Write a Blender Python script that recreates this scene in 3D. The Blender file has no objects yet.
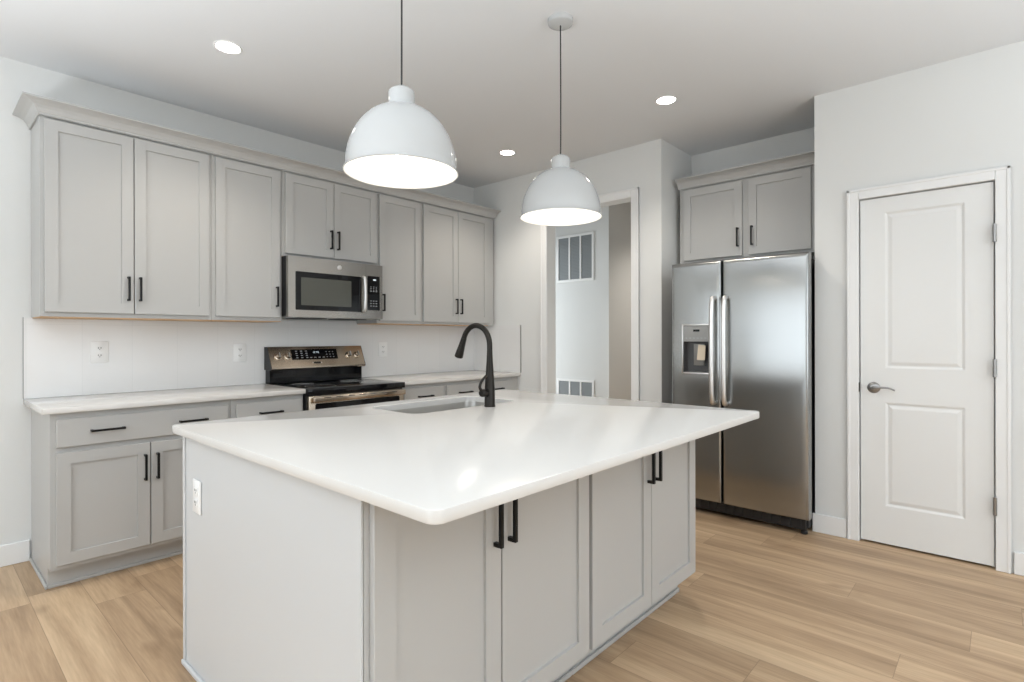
import bpy, bmesh, math, random
from mathutils import Vector, Matrix
R = math.radians
SC = bpy.context.scene
COL = SC.collection

# ------------------------------------------------------------------ camera
F_PX, ANG, CAM_H, CY, ROLL = 544.94, 0.8364, 1.2564, 337.07, -0.0019
cam = bpy.data.cameras.new('camera'); camo = bpy.data.objects.new('camera', cam); COL.objects.link(camo)
cam.sensor_fit = 'HORIZONTAL'; cam.sensor_width = 36; cam.lens = 36*F_PX/1024
cam.shift_y = -(341-CY)/1024
camo.location = (0, 0, CAM_H)
camo.rotation_mode = 'QUATERNION'
camo.rotation_quaternion = (Matrix.Rotation(-ANG, 3, 'Z') @ Matrix.Rotation(R(90), 3, 'X') @ Matrix.Rotation(ROLL, 3, 'Z')).to_quaternion()
cam.clip_start = .05
SC.camera = camo

# ------------------------------------------------------------------ exposure, world, daylight
SC.view_settings.view_transform = 'Standard'; SC.view_settings.look = 'None'
SC.view_settings.gamma = 1; SC.view_settings.use_curve_mapping = False
SC.view_settings.exposure = 0.66
SC.cycles.caustics_reflective = False
w = bpy.data.worlds.new('sky'); SC.world = w; w.use_nodes = True
bgn = w.node_tree.nodes['Background']
bgn.inputs[0].default_value = (.80, .90, 1, 1); bgn.inputs[1].default_value = .5

def area(name, loc, aim, sx, sy, power, color):
    l = bpy.data.lights.new(name, 'AREA'); l.shape = 'RECTANGLE'; l.size = sx; l.size_y = sy
    l.energy = power; l.color = color
    o = bpy.data.objects.new(name, l); COL.objects.link(o); o.location = loc
    o.rotation_euler = Vector(aim).to_track_quat('-Z', 'Y').to_euler(); return o
H = 2.806; YW_ = 4.094
# daylight entering by the patio doors (left wall) and the windows of the wall behind the camera
area('patio_daylight', (-3.57, 2.0, 1.1), (1, 0, .1), 3.6, 1.95, 32, (.90, .96, 1))
area('window_daylight', (0.6, -4.07, 1.45), (0, 1, .1), 4.6, 1.7, 38, (.90, .96, 1))
area('hall_daylight', (4.53, YW_-.03, 1.35), (0, -1, 0), .75, 1.9, 6, (.88, .95, 1))
# added unseen spots aimed up, standing in for flash bounced off the ceiling
def bounce_fill(loc, power, color=(.85, .93, 1)):
    l = bpy.data.lights.new('bounce_fill', 'SPOT'); l.energy = power; l.color = color; l.spot_size = R(150); l.spot_blend = .9; l.shadow_soft_size = .2
    o = bpy.data.objects.new('bounce_fill', l); COL.objects.link(o); o.location = loc; o.rotation_euler = (R(180), 0, 0)
bounce_fill((-1.3, -.6, .9), 300)
bounce_fill((1.6, -1.9, .9), 270)
bounce_fill((-1.0, 1.9, 1.0), 170)

# ------------------------------------------------------------------ materials
def new_mat(name):
    m = bpy.data.materials.new(name); m.use_nodes = True
    return m, m.node_tree, m.node_tree.nodes['Principled BSDF']
def mat(name, col, rough=.5, metal=0, spec=.5, bump=0, bscale=200, var=0, aniso=0, coat=0, emit=None, estr=0):
    m, nt, p = new_mat(name)
    p.inputs['Base Color'].default_value = (*col, 1); p.inputs['Roughness'].default_value = rough
    p.inputs['Metallic'].default_value = metal; p.inputs['Specular IOR Level'].default_value = spec
    p.inputs['Coat Weight'].default_value = coat
    if emit: p.inputs['Emission Color'].default_value = (*emit, 1); p.inputs['Emission Strength'].default_value = estr
    tc = nt.nodes.new('ShaderNodeTexCoord'); nz = nt.nodes.new('ShaderNodeTexNoise')
    nz.inputs['Scale'].default_value = bscale; nt.links.new(tc.outputs['Object'], nz.inputs['Vector'])
    if bump:
        b = nt.nodes.new('ShaderNodeBump'); b.inputs['Strength'].default_value = bump; b.inputs['Distance'].default_value = .002
        nt.links.new(nz.outputs['Fac'], b.inputs['Height']); nt.links.new(b.outputs[0], p.inputs['Normal'])
    if var:
        n2 = nt.nodes.new('ShaderNodeTexNoise'); n2.inputs['Scale'].default_value = 3; nt.links.new(tc.outputs['Object'], n2.inputs['Vector'])
        mx = nt.nodes.new('ShaderNodeMix'); mx.data_type = 'RGBA'
        mx.inputs['A'].default_value = (*[c*(1-var) for c in col], 1); mx.inputs['B'].default_value = (*[min(1, c*(1+var)) for c in col], 1)
        nt.links.new(n2.outputs['Fac'], mx.inputs['Factor']); nt.links.new(mx.outputs['Result'], p.inputs['Base Color'])
    return m
def steel(name, col=(.43, .41, .385), rough=.22, vertical=True, aniso=.75):
    m, nt, p = new_mat(name)
    p.inputs['Base Color'].default_value = (*col, 1); p.inputs['Metallic'].default_value = 1
    tc = nt.nodes.new('ShaderNodeTexCoord'); mp = nt.nodes.new('ShaderNodeMapping')
    mp.inputs['Scale'].default_value = (3, 3, 900) if vertical else (900, 900, 3)
    nz = nt.nodes.new('ShaderNodeTexNoise'); nz.inputs['Scale'].default_value = 1
    nt.links.new(tc.outputs['Object'], mp.inputs[0]); nt.links.new(mp.outputs[0], nz.inputs['Vector'])
    mr = nt.nodes.new('ShaderNodeMapRange'); mr.inputs['To Min'].default_value = rough-.04; mr.inputs['To Max'].default_value = rough+.06
    nt.links.new(nz.outputs['Fac'], mr.inputs[0]); nt.links.new(mr.outputs[0], p.inputs['Roughness'])
    tg = nt.nodes.new('ShaderNodeCombineXYZ'); tg.inputs[2 if vertical else 1].default_value = 1
    nt.links.new(tg.outputs[0], p.inputs['Tangent']); p.inputs['Anisotropic'].default_value = aniso
    b = nt.nodes.new('ShaderNodeBump'); b.inputs['Strength'].default_value = .12; b.inputs['Distance'].default_value = .0004
    nt.links.new(nz.outputs['Fac'], b.inputs['Height']); nt.links.new(b.outputs[0], p.inputs['Normal'])
    return m
M = {}
M['wall'] = mat('wall_paint', (.76, .765, .75), .75, bump=.08, bscale=350)
M['ceil'] = mat('ceiling_paint', (.78, .79, .80), .85, bump=.08, bscale=250)
M['trim'] = mat('trim_paint', (.84, .84, .83), .35)
M['door'] = mat('door_paint', (.80, .80, .785), .38)
M['cab'] = mat('cabinet_grey_paint', (.485, .48, .465), .38, bump=.03, bscale=120)
M['cabin'] = mat('cabinet_underside_maple', (.62, .40, .22), .6, var=.15)
M['panel'] = mat('island_panel_grey', (.60, .61, .615), .4)
M['black'] = mat('matte_black_metal', (.012, .012, .012), .38, metal=.6)
M['bronze'] = mat('faucet_dark_bronze', (.028, .025, .022), .36, metal=.8)
M['quartz'] = mat('white_quartz', (.70, .683, .655), .15, var=.012)
M['steel'] = steel('brushed_stainless')
M['steelf'] = steel('fridge_stainless', (.38, .385, .38), .2, False)
M['steelw'] = steel('warm_brushed_stainless', (.56, .48, .39), .2)
M['steelh'] = steel('satin_handle_steel', (.78, .77, .76), .34, False, 0)
M['sinks'] = mat('sink_stainless', (.52, .51, .49), .3, metal=1, bump=.02, bscale=60)
M['nickel'] = mat('satin_nickel', (.33, .325, .32), .28, metal=1)
M['glassb'] = mat('black_glass', (.006, .006, .007), .05, spec=.3)
M['glassw'] = mat('oven_window_glass', (.09, .092, .078), .12, spec=.4)
M['plasb'] = mat('black_plastic', (.015, .015, .016), .45)
M['greyp'] = mat('grey_plastic', (.33, .33, .32), .35, metal=.3)
M['dgrey'] = mat('dispenser_cavity', (.10, .10, .10), .3)
M['white'] = mat('white_plastic', (.88, .88, .87), .3)
M['slot'] = mat('outlet_slot', (.02, .02, .02), .6)
M['enamel'] = mat('glossy_white_enamel', (.52, .53, .53), .07, coat=.4)
M['shadein'] = mat('shade_inner_white', (.92, .91, .88), .5)
M['bulb'] = mat('glowing_bulb', (1, 1, 1), .4, emit=(1, .95, .88), estr=2.5)
M['led'] = mat('downlight_lens', (1, 1, 1), .4, emit=(1, .96, .9), estr=12)
M['disp'] = mat('display_digits', (.7, .8, .85), .4, emit=(.75, .85, .9), estr=.35)
M['print'] = mat('panel_printing', (.42, .43, .44), .5)
M['grille'] = mat('grille_dark_grey', (.34, .36, .37), .6)
M['tag'] = mat('manila_tag', (.72, .62, .48), .7)
M['glass'] = mat('window_glass', (1, 1, 1), 0.0)
_p = M['glass'].node_tree.nodes['Principled BSDF']; _p.inputs['Transmission Weight'].default_value = 1

def plank_mat():
    m, nt, p = new_mat('oak_plank_floor'); N = nt.nodes.new; Lk = nt.links.new
    tc = N('ShaderNodeTexCoord'); sp = N('ShaderNodeSeparateXYZ'); Lk(tc.outputs['Object'], sp.inputs[0])
    def math_(op, a, b=None, c=None):
        n = N('ShaderNodeMath'); n.operation = op
        for i, v in enumerate((a, b, c)):
            if v is None: continue
            if isinstance(v, (int, float)): n.inputs[i].default_value = v
            else: Lk(v, n.inputs[i])
        return n.outputs[0]
    W, LN = .2035, 1.42
    xs = math_('DIVIDE', math_('SUBTRACT', sp.outputs[0], .59-W*40), W)
    row = math_('FLOOR', xs); fx = math_('FRACT', xs)
    wn = N('ShaderNodeTexWhiteNoise'); wn.noise_dimensions = '1D'; Lk(math_('ADD', row, .37), wn.inputs['W'])
    ys = math_('ADD', math_('DIVIDE', sp.outputs[1], LN), math_('MULTIPLY_ADD', wn.outputs['Value'], 1.0, 20))
    colm = math_('FLOOR', ys); fy = math_('FRACT', ys)
    w2 = N('ShaderNodeTexWhiteNoise'); w2.noise_dimensions = '2D'
    cb = N('ShaderNodeCombineXYZ'); Lk(row, cb.inputs[0]); Lk(colm, cb.inputs[1]); Lk(cb.outputs[0], w2.inputs['Vector'])
    # grain: stretched along the plank, shifted per plank
    sh = N('ShaderNodeCombineXYZ')
    Lk(math_('MULTIPLY', sp.outputs[0], 1.0), sh.inputs[0]); Lk(math_('MULTIPLY', sp.outputs[1], .055), sh.inputs[1]); Lk(math_('MULTIPLY', w2.outputs['Value'], 37), sh.inputs[2])
    g1 = N('ShaderNodeTexNoise'); g1.inputs['Scale'].default_value = 13; g1.inputs['Detail'].default_value = 5; g1.inputs['Distortion'].default_value = .6; Lk(sh.outputs[0], g1.inputs['Vector'])
    g2 = N('ShaderNodeTexNoise'); g2.inputs['Scale'].default_value = 130; g2.inputs['Detail'].default_value = 4; Lk(sh.outputs[0], g2.inputs['Vector'])
    kn = N('ShaderNodeTexNoise'); kn.inputs['Scale'].default_value = 2.6; kn.inputs['Detail'].default_value = 2
    sk = N('ShaderNodeCombineXYZ'); Lk(math_('MULTIPLY', sp.outputs[0], 2.0), sk.inputs[0]); Lk(sp.outputs[1], sk.inputs[1]); Lk(math_('MULTIPLY', w2.outputs['Value'], 11), sk.inputs[2]); Lk(sk.outputs[0], kn.inputs['Vector'])
    tone = math_('ADD', math_('MULTIPLY', w2.outputs['Value'], .22), math_('ADD', math_('MULTIPLY', g1.outputs['Fac'], .95), math_('MULTIPLY', g2.outputs['Fac'], .35)))
    tone = math_('SUBTRACT', tone, .285)
    cr = N('ShaderNodeValToRGB'); e = cr.color_ramp.elements
    e[0].position = .12; e[0].color = (.26, .168, .098, 1); e[1].position = .88; e[1].color = (.72, .535, .345, 1)
    k = cr.color_ramp.elements.new(.5); k.color = (.49, .338, .208, 1)
    Lk(tone, cr.inputs[0])
    # knots
    kr = N('ShaderNodeMapRange'); kr.inputs['From Min'].default_value = .66; kr.inputs['From Max'].default_value = .76; Lk(kn.outputs['Fac'], kr.inputs[0])
    mk = N('ShaderNodeMix'); mk.data_type = 'RGBA'; Lk(math_('MULTIPLY', kr.outputs[0], .45), mk.inputs['Factor']); Lk(cr.outputs[0], mk.inputs['A']); mk.inputs['B'].default_value = (.2, .115, .06, 1)
    # seams
    ex = math_('MULTIPLY', math_('MINIMUM', fx, math_('SUBTRACT', 1, fx)), W)
    ey = math_('MULTIPLY', math_('MINIMUM', fy, math_('SUBTRACT', 1, fy)), LN)
    ed = math_('LESS_THAN', math_('MINIMUM', ex, ey), .0012)
    ms = N('ShaderNodeMix'); ms.data_type = 'RGBA'; Lk(math_('MULTIPLY', ed, .45), ms.inputs['Factor']); Lk(mk.outputs['Result'], ms.inputs['A']); ms.inputs['B'].default_value = (.12, .075, .045, 1)
    Lk(ms.outputs['Result'], p.inputs['Base Color'])
    p.inputs['Roughness'].default_value = .42; p.inputs['Specular IOR Level'].default_value = .35
    b = N('ShaderNodeBump'); b.inputs['Strength'].default_value = .15; b.inputs['Distance'].default_value = .001
    Lk(math_('SUBTRACT', g2.outputs['Fac'], math_('MULTIPLY', ed, 2)), b.inputs['Height']); Lk(b.outputs[0], p.inputs['Normal'])
    return m
M['floor'] = plank_mat()
def tile_mat(axis):
    m, nt, p = new_mat('large_white_wall_tile'); N = nt.nodes.new; Lk = nt.links.new
    tc = N('ShaderNodeTexCoord'); sp = N('ShaderNodeSeparateXYZ'); Lk(tc.outputs['Object'], sp.inputs[0])
    cb = N('ShaderNodeCombineXYZ'); sx = N('ShaderNodeMath'); sx.operation = 'SUBTRACT'; sx.inputs[1].default_value = .695-.252*8; Lk(sp.outputs[axis], sx.inputs[0]); Lk(sx.outputs[0], cb.inputs[0]); Lk(sp.outputs[2], cb.inputs[1])
    br = N('ShaderNodeTexBrick'); Lk(cb.outputs[0], br.inputs['Vector']); br.offset = 0
    br.inputs['Scale'].default_value = 1; br.inputs['Brick Width'].default_value = .252; br.inputs['Row Height'].default_value = .445
    br.inputs['Mortar Size'].default_value = .0012; br.inputs['Mortar Smooth'].default_value = .3
    br.inputs['Color1'].default_value = (.80, .795, .785, 1); br.inputs['Color2'].default_value = (.815, .81, .80, 1); br.inputs['Mortar'].default_value = (.74, .74, .73, 1)
    Lk(br.outputs['Color'], p.inputs['Base Color']); p.inputs['Roughness'].default_value = .16
    b = N('ShaderNodeBump'); b.invert = True; b.inputs['Strength'].default_value = .15; b.inputs['Distance'].default_value = .001
    Lk(br.outputs['Fac'], b.inputs['Height']); Lk(b.outputs[0], p.inputs['Normal'])
    return m
M['tile'] = tile_mat(0); M['tile_side'] = tile_mat(1)

# ------------------------------------------------------------------ mesh helpers (all in world coordinates)
def box(bm, x0, x1, y0, y1, z0, z1, bev=0, seg=2):
    x0, x1 = sorted((x0, x1)); y0, y1 = sorted((y0, y1)); z0, z1 = sorted((z0, z1))
    r = bmesh.ops.create_cube(bm, size=1)
    vs = r['verts']
    for v in vs:
        v.co = Vector(((x0+x1)/2+v.co.x*(x1-x0), (y0+y1)/2+v.co.y*(y1-y0), (z0+z1)/2+v.co.z*(z1-z0)))
    if bev:
        es = list({e for v in vs for e in v.link_edges})
        bmesh.ops.bevel(bm, geom=es, offset=bev, segments=seg, affect='EDGES', profile=.5, clamp_overlap=True)
    return bm
def B(*args, bev=0, seg=2):
    bm = bmesh.new()
    if isinstance(args[0], (tuple, list)):
        for a in args: box(bm, *a, bev=bev, seg=seg)
    else: box(bm, *args, bev=bev, seg=seg)
    return bm
def lathe(prof, c, n=48, axis='Z', flip=False, bm=None, cap=False):
    """prof: (radius, height) pairs turned about an axis through c"""
    bm = bm or bmesh.new(); rings = []
    for r, h in prof:
        ring = []
        for i in range(n):
            a = 2*math.pi*i/n; u, v = r*math.cos(a), r*math.sin(a)
            if axis == 'Z': p = (c[0]+u, c[1]+v, c[2]+h)
            elif axis == 'Y': p = (c[0]+u, c[1]+h, c[2]+v)
            else: p = (c[0]+h, c[1]+u, c[2]+v)
            ring.append(bm.verts.new(p))
        rings.append(ring)
    for a, b in zip(rings, rings[1:]):
        for i in range(n): bm.faces.new((a[i], a[(i+1) % n], b[(i+1) % n], b[i]))
    if cap:
        bm.faces.new(rings[0]); bm.faces.new(rings[-1])
    bmesh.ops.remove_doubles(bm, verts=[v for r in rings for v in r], dist=1e-6)
    return bm
def tube(pts, rad, n=14, bm=None, squash=1.0):
    """swept tube; rad a number or one per point"""
    bm = bm or bmesh.new(); pts = [Vector(p) for p in pts]
    rs = rad if isinstance(rad, (list, tuple)) else [rad]*len(pts)
    rings = []; prev = None
    for i, p in enumerate(pts):
        t = (pts[min(i+1, len(pts)-1)]-pts[max(i-1, 0)]).normalized()
        if prev is None:
            u = t.orthogonal().normalized()
        else:
            u = (prev-t*prev.dot(t)).normalized()
        prev = u; v = t.cross(u)
        rings.append([bm.verts.new(p+(u*math.cos(2*math.pi*k/n)+v*math.sin(2*math.pi*k/n)*squash)*rs[i]) for k in range(n)])
    for a, b in zip(rings, rings[1:]):
        for k in range(n): bm.faces.new((a[k], a[(k+1) % n], b[(k+1) % n], b[k]))
    bm.faces.new(rings[0]); bm.faces.new(rings[-1])
    return bm
def smooth_path(P, sub=8):
    out = []
    P = [Vector(p) for p in P]
    for i in range(len(P)-1):
        a, b, c, d = P[max(i-1, 0)], P[i], P[i+1], P[min(i+2, len(P)-1)]
        for k in range(sub):
            t = k/sub
            out.append(.5*((2*b)+(c-a)*t+(2*a-5*b+4*c-d)*t*t+(3*b-a-3*c+d)*t**3))
    out.append(P[-1]); return out
def obj(name, bm, m, parent=None, smooth=False, mats=None):
    bmesh.ops.recalc_face_normals(bm, faces=bm.faces)
    off = parent.matrix_parent_world if False else (WORLD[parent.name] if parent else Vector((0, 0, 0)))
    bmesh.ops.translate(bm, verts=bm.verts, vec=-off)
    me = bpy.data.meshes.new(name); bm.to_mesh(me); bm.free()
    for mm in (mats or [m]): me.materials.append(mm)
    if smooth:
        for p in me.polygons: p.use_smooth = True
        me.set_sharp_from_angle(angle=R(40))
    o = bpy.data.objects.new(name, me); COL.objects.link(o)
    if parent: o.parent = parent
    WORLD[o.name] = off
    return o
WORLD = {}
def thing(name, label, cat, loc, group=None):
    o = bpy.data.objects.new(name, None); COL.objects.link(o); o.location = loc; o.empty_display_size = .1
    o['label'] = label; o['category'] = cat
    if group: o['group'] = group
    WORLD[o.name] = Vector(loc); return o
def tag(o, label, cat, group=None):
    o['label'] = label; o['category'] = cat
    if group: o['group'] = group
    return o
def struct(name, bm, m, label, cat, parent=None, **k):
    o = obj(name, bm, m, parent, **k)
    if not parent: o['kind'] = 'structure'; o['label'] = label; o['category'] = cat
    return o
def mapped(fn, bm):
    for v in bm.verts: v.co = Vector(fn(*v.co))
    return bm
# local (u across, v up, w out of the face) -> world
def front(y): return lambda u, v, w: (u, y-w, v)          # faces the camera side, -Y
def west(x): return lambda u, v, w: (x-w, u, v)           # faces -X

def shaker(u0, u1, v0, v1, t=.02, st=.057, rec=.010):
    bm = bmesh.new(); c = .0016
    def ring(a, b, cc, d, w): return [bm.verts.new(p) for p in ((a, cc, w), (b, cc, w), (b, d, w), (a, d, w))]
    rs = [ring(u0, u1, v0, v1, 0), ring(u0, u1, v0, v1, t-c), ring(u0+c, u1-c, v0+c, v1-c, t),
          ring(u0+st, u1-st, v0+st, v1-st, t), ring(u0+st+.0004, u1-st-.0004, v0+st+.0004, v1-st-.0004, t-rec)]
    for a, b in zip(rs, rs[1:]):
        for i in range(4): bm.faces.new((a[i], a[(i+1) % 4], b[(i+1) % 4], b[i]))
    bm.faces.new(rs[-1]); bm.faces.new(rs[0][::-1])
    return bm
def slab(u0, u1, v0, v1, t=.02):
    bm = bmesh.new(); box(bm, u0, u1, v0, v1, 0, t, bev=.002, seg=1); return bm
def pull(u, v, L, vertical=True, proj=.032, s=.0055):
    """square bar pull centred at (u, v)"""
    bm = bmesh.new()
    if vertical:
        box(bm, u-s, u+s, v-L/2, v+L/2, proj-2*s, proj, bev=.001, seg=1)
        for e in (-1, 1): box(bm, u-s, u+s, v+e*(L/2-s)-s, v+e*(L/2-s)+s, 0, proj-2*s+.0005)
    else:
        box(bm, u-L/2, u+L/2, v-s, v+s, proj-2*s, proj, bev=.001, seg=1)
        for e in (-1, 1): box(bm, u+e*(L/2-s)-s, u+e*(L/2-s)+s, v-s, v+s, 0, proj-2*s+.0005)
    return bm

# ------------------------------------------------------------------ the room
YW, XB, XD, YN = 4.094, 3.946, 3.92, .906     # cabinet wall, doorway wall, pantry wall, its corner
T = .12
struct('floor', B(-3.6, 6.7, -4.1, 4.3, -.1, 0), M['floor'], 'light oak plank floor running through the kitchen', 'floor')
struct('ceiling', B(-3.6, 6.7, -4.1, 4.3, H, H+.1), M['ceil'], 'flat pale grey ceiling with downlights', 'ceiling')
struct('wall_back', B(-3.6, 6.7, YW, YW+T, 0, H), M['wall'], 'pale grey wall behind the long row of cabinets', 'wall')
# doorway wall
OY0, OY1, OZ = 2.247, 3.12, 2.39
struct('wall_right', B((XB, XB+T, 1.987, OY0, 0, H), (XB, XB+T, OY1, YW, 0, H), (XB, XB+T, OY0, OY1, OZ, H),
                       (XB+T, 4.62, 1.987, 1.987+T, 0, H)), M['wall'], 'pale wall with the open hall doorway beside the fridge', 'wall')
struct('wall_alcove', B(4.5, 4.62, .8, 1.987, 0, H), M['wall'], 'wall at the back of the fridge alcove', 'wall')
# pantry wall with door opening
DY0, DY1, DZ = .041, .655, 2.09
G = .006
struct('wall_pantry', B((XD, XD+T, -4.1, DY0-.02, 0, H), (XD, XD+T, DY1+.02, YN, 0, H), (XD, XD+T, DY0-.02, DY1+.02, DZ+.02, H),
                        (XD+T, 4.5, YN-T, YN, 0, H)), M['wall'], 'pale grey wall around the white pantry door', 'wall')
struct('wall_pantry_rear', B((4.9, 5.0, -1.5, .8, 0, H), (XD+T, 5.0, -1.6, -1.5, 0, H)), M['wall'], 'inner walls of the pantry behind the door', 'wall')
# hall beyond the doorway
struct('wall_hall', B((5.0, 6.6, 3.123, YW, 0, H),), M['wall'], 'pale hall wall carrying two return air grilles', 'wall')
struct('wall_hall_end', B((6.5, 6.6, .8, 3.123, 0, H), (4.62, 6.5, .7, .8, 0, H)), M['wall'], 'far end walls of the hall', 'wall')
# rest of the room, behind the camera
struct('wall_left', B((-3.6, -3.5, -4.1, .2, 0, H), (-3.6, -3.5, 3.8, YW, 0, H), (-3.6, -3.5, .2, 3.8, 2.1, H)), M['wall'], 'wall with the wide patio door opening', 'wall')
struct('wall_front', B((-3.5, -1.7, -4.1, -4, 0, H), (2.9, XD, -4.1, -4, 0, H), (-1.7, 2.9, -4.1, -4, 0, .6), (-1.7, 2.9, -4.1, -4, 2.3, H)), M['wall'], 'wall with a bank of windows opposite the cabinets', 'wall')
def frame_win(name, horizontal, a0, a1, z0, z1, pos, n, label):
    bars = []
    f = .05
    def seg(u0, u1, v0, v1): bars.append((u0, u1, pos-.04, pos+.03, v0, v1) if horizontal else (pos-.04, pos+.03, u0, u1, v0, v1))
    seg(a0, a1, z0, z0+f); seg(a0, a1, z1-f, z1)
    for i in range(n+1):
        u = a0+(a1-a0)*i/n; u = min(max(u, a0+f/2), a1-f/2); seg(u-f/2, u+f/2, z0+f, z1-f)
    struct(name, B(*bars, bev=.003), M['trim'], label, 'window')
frame_win('window_1', False, .2, 3.8, 0, 2.1, -3.55, 3, 'white framed patio doors in the left wall')
frame_win('window_2', True, -1.7, 2.9, .6, 2.3, -4.05, 4, 'white framed windows behind the camera')

# baseboards
def baseboard(name, segs, label):
    """segs: (x0,x1,y0,y1) footprints"""
    bm = bmesh.new()
    for s in segs:
        box(bm, *s, 0, .118, bev=.004, seg=2)
    struct(name, bm, M['trim'], label, 'baseboard')
bt = .014
baseboard('baseboard_back', [(-3.5, .458, YW-bt, YW)], 'white baseboard along the wall left of the cabinets')
baseboard('baseboard_right', [(XB-bt, XB, 1.987, OY0-.075), (XB-bt, XB, OY1+.075, 3.44)], 'white baseboard beside the hall doorway')
baseboard('baseboard_pantry', [(XD-bt, XD, DY1+.073, YN+bt), (XD-bt, XD, -4, DY0-.078)], 'white baseboard on both sides of the pantry door')
baseboard('baseboard_hall', [(5-bt, 5, 3.123-bt, YW), (5, 6.5, 3.123-bt, 3.123)], 'white baseboard of the hall wall')

# pantry door casing (trim) and door
def casing_rect(name, x, y0, y1, ztop, wd, label, th=.018, jamb=0, stop=True):
    bm = bmesh.new()
    box(bm, x-th, x, y1, y1+wd, 0, ztop+wd, bev=.004); box(bm, x-th, x, y0-wd, y0, 0, ztop+wd, bev=.004)
    box(bm, x-th, x, y0, y1, ztop, ztop+wd, bev=.004)
    # raised outer back band
    box(bm, x-th-.004, x, y1+wd-.016, y1+wd, 0, ztop+wd, bev=.003); box(bm, x-th-.004, x, y0-wd, y0-wd+.016, 0, ztop+wd, bev=.003)
    box(bm, x-th-.004, x, y0-wd, y1+wd, ztop+wd-.016, ztop+wd, bev=.003)
    if jamb:
        box(bm, x-.001, x+jamb, y1, y1+.014, 0, ztop+.014); box(bm, x-.001, x+jamb, y0-.014, y0, 0, ztop+.014)
        box(bm, x-.001, x+jamb, y0, y1, ztop, ztop+.014)
    return struct(name, bm, M['trim'], label, 'door casing')
casing_rect('trim_1', XD, DY0-.006, DY1+.006, DZ+.006, .062, 'white casing around the pantry door', jamb=T)
casing_rect('trim_2', XB, OY0, OY1, OZ, .07, 'white casing around the open hall doorway')

def panel_door():
    t = .035; x = XD+.004+t           # front face of the slab at XD+.004
    bm = bmesh.new(); u0, u1, v0, v1 = DY0, DY1, .014, DZ
    W = west(x)
    pan = [(.160, .530, 1.066, 2.0), (.160, .530, .240, .860)]
    us = [u0, pan[0][0], pan[0][1], u1]; vs = [v0, .240, .860, 1.066, 2.0, v1]
    def q(a, b, c, d, w=t): bm.faces.new([bm.verts.new(W(*p)) for p in ((a, c, w), (b, c, w), (b, d, w), (a, d, w))])
    for i in range(3):
        for j in range(5):
            if i == 1 and j in (1, 3): continue
            q(us[i], us[i+1], vs[j], vs[j+1])
    def ringq(a, b, c, d, steps):
        prev = None
        for ins, w in steps:
            r = [bm.verts.new(W(*p)) for p in ((a+ins, c+ins, w), (b-ins, c+ins, w), (b-ins, d-ins, w), (a+ins, d-ins, w))]
            if prev:
                for i in range(4): bm.faces.new((prev[i], prev[(i+1) % 4], r[(i+1) % 4], r[i]))
            prev = r
        bm.faces.new(prev)
    for p in pan:
        ringq(*p, [(0, t), (.005, t-.002), (.012, t-.006), (.018, t-.006), (.034, t-.0015), (.038, t-.001)])
    ringq(u0, u1, v0, v1, [(0, t), (0, 0)])
    bmesh.ops.remove_doubles(bm, verts=bm.verts, dist=1e-5)
    d = struct('door_1', bm, M['door'], 'white two-panel pantry door, closed', 'door')
    ln = obj('door_stop', B((XD+.04, XD+T, DY0-.004, DY0+.01, 0, DZ+.004), (XD+.04, XD+T, DY1-.01, DY1+.004, 0, DZ+.004), (XD+.04, XD+T, DY0, DY1, DZ-.01, DZ+.004)), M['trim'], d)
    # hinges
    for z in (1.81, 1.085, .345):
        bm = bmesh.new(); lathe([(0, -.052), (.0045, -.050), (.0085, -.047), (.0085, .047), (.0045, .050), (0, .052)], (XD-.024, DY0-.004, z), 14, bm=bm)
        box(bm, XD-.020, XD+.0035, DY0-.005, DY0-.002, z-.044, z+.044)
        h = obj('hinge', bm, M['nickel'], d, smooth=True); h['label'] = 'satin nickel hinge'
    # lever
    y, z, xf = .587, .946, XD+.004
    bm = bmesh.new(); lathe([(0, -.014), (.016, -.014), (.026, -.010), (.033, -.004), (.034, 0), (0, 0)], (xf, y, z), 32, 'X', bm=bm)
    hd = obj('handle', bm, M['nickel'], d, smooth=True); hd['label'] = 'satin nickel lever handle'
    pth = smooth_path([(xf-.01, y, z), (xf-.045, y, z), (xf-.055, y-.012, z+.001), (xf-.056, y-.045, z+.006), (xf-.054, y-.085, z+.004), (xf-.050, y-.112, z-.008)], 6)
    n = len(pth); bm = tube(pth, [.0095-.0045*min(1, i/n*1.2) for i in range(n)], 12)
    obj('lever', bm, M['nickel'], hd, smooth=True)
    l = obj('latch_plate', B(XD-.0195, XD-.0005, DY1+.0035, DY1+.0058, z-.028, z+.028), M['plasb'], d); l['label'] = 'dark latch strike plate'
panel_door()

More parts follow.
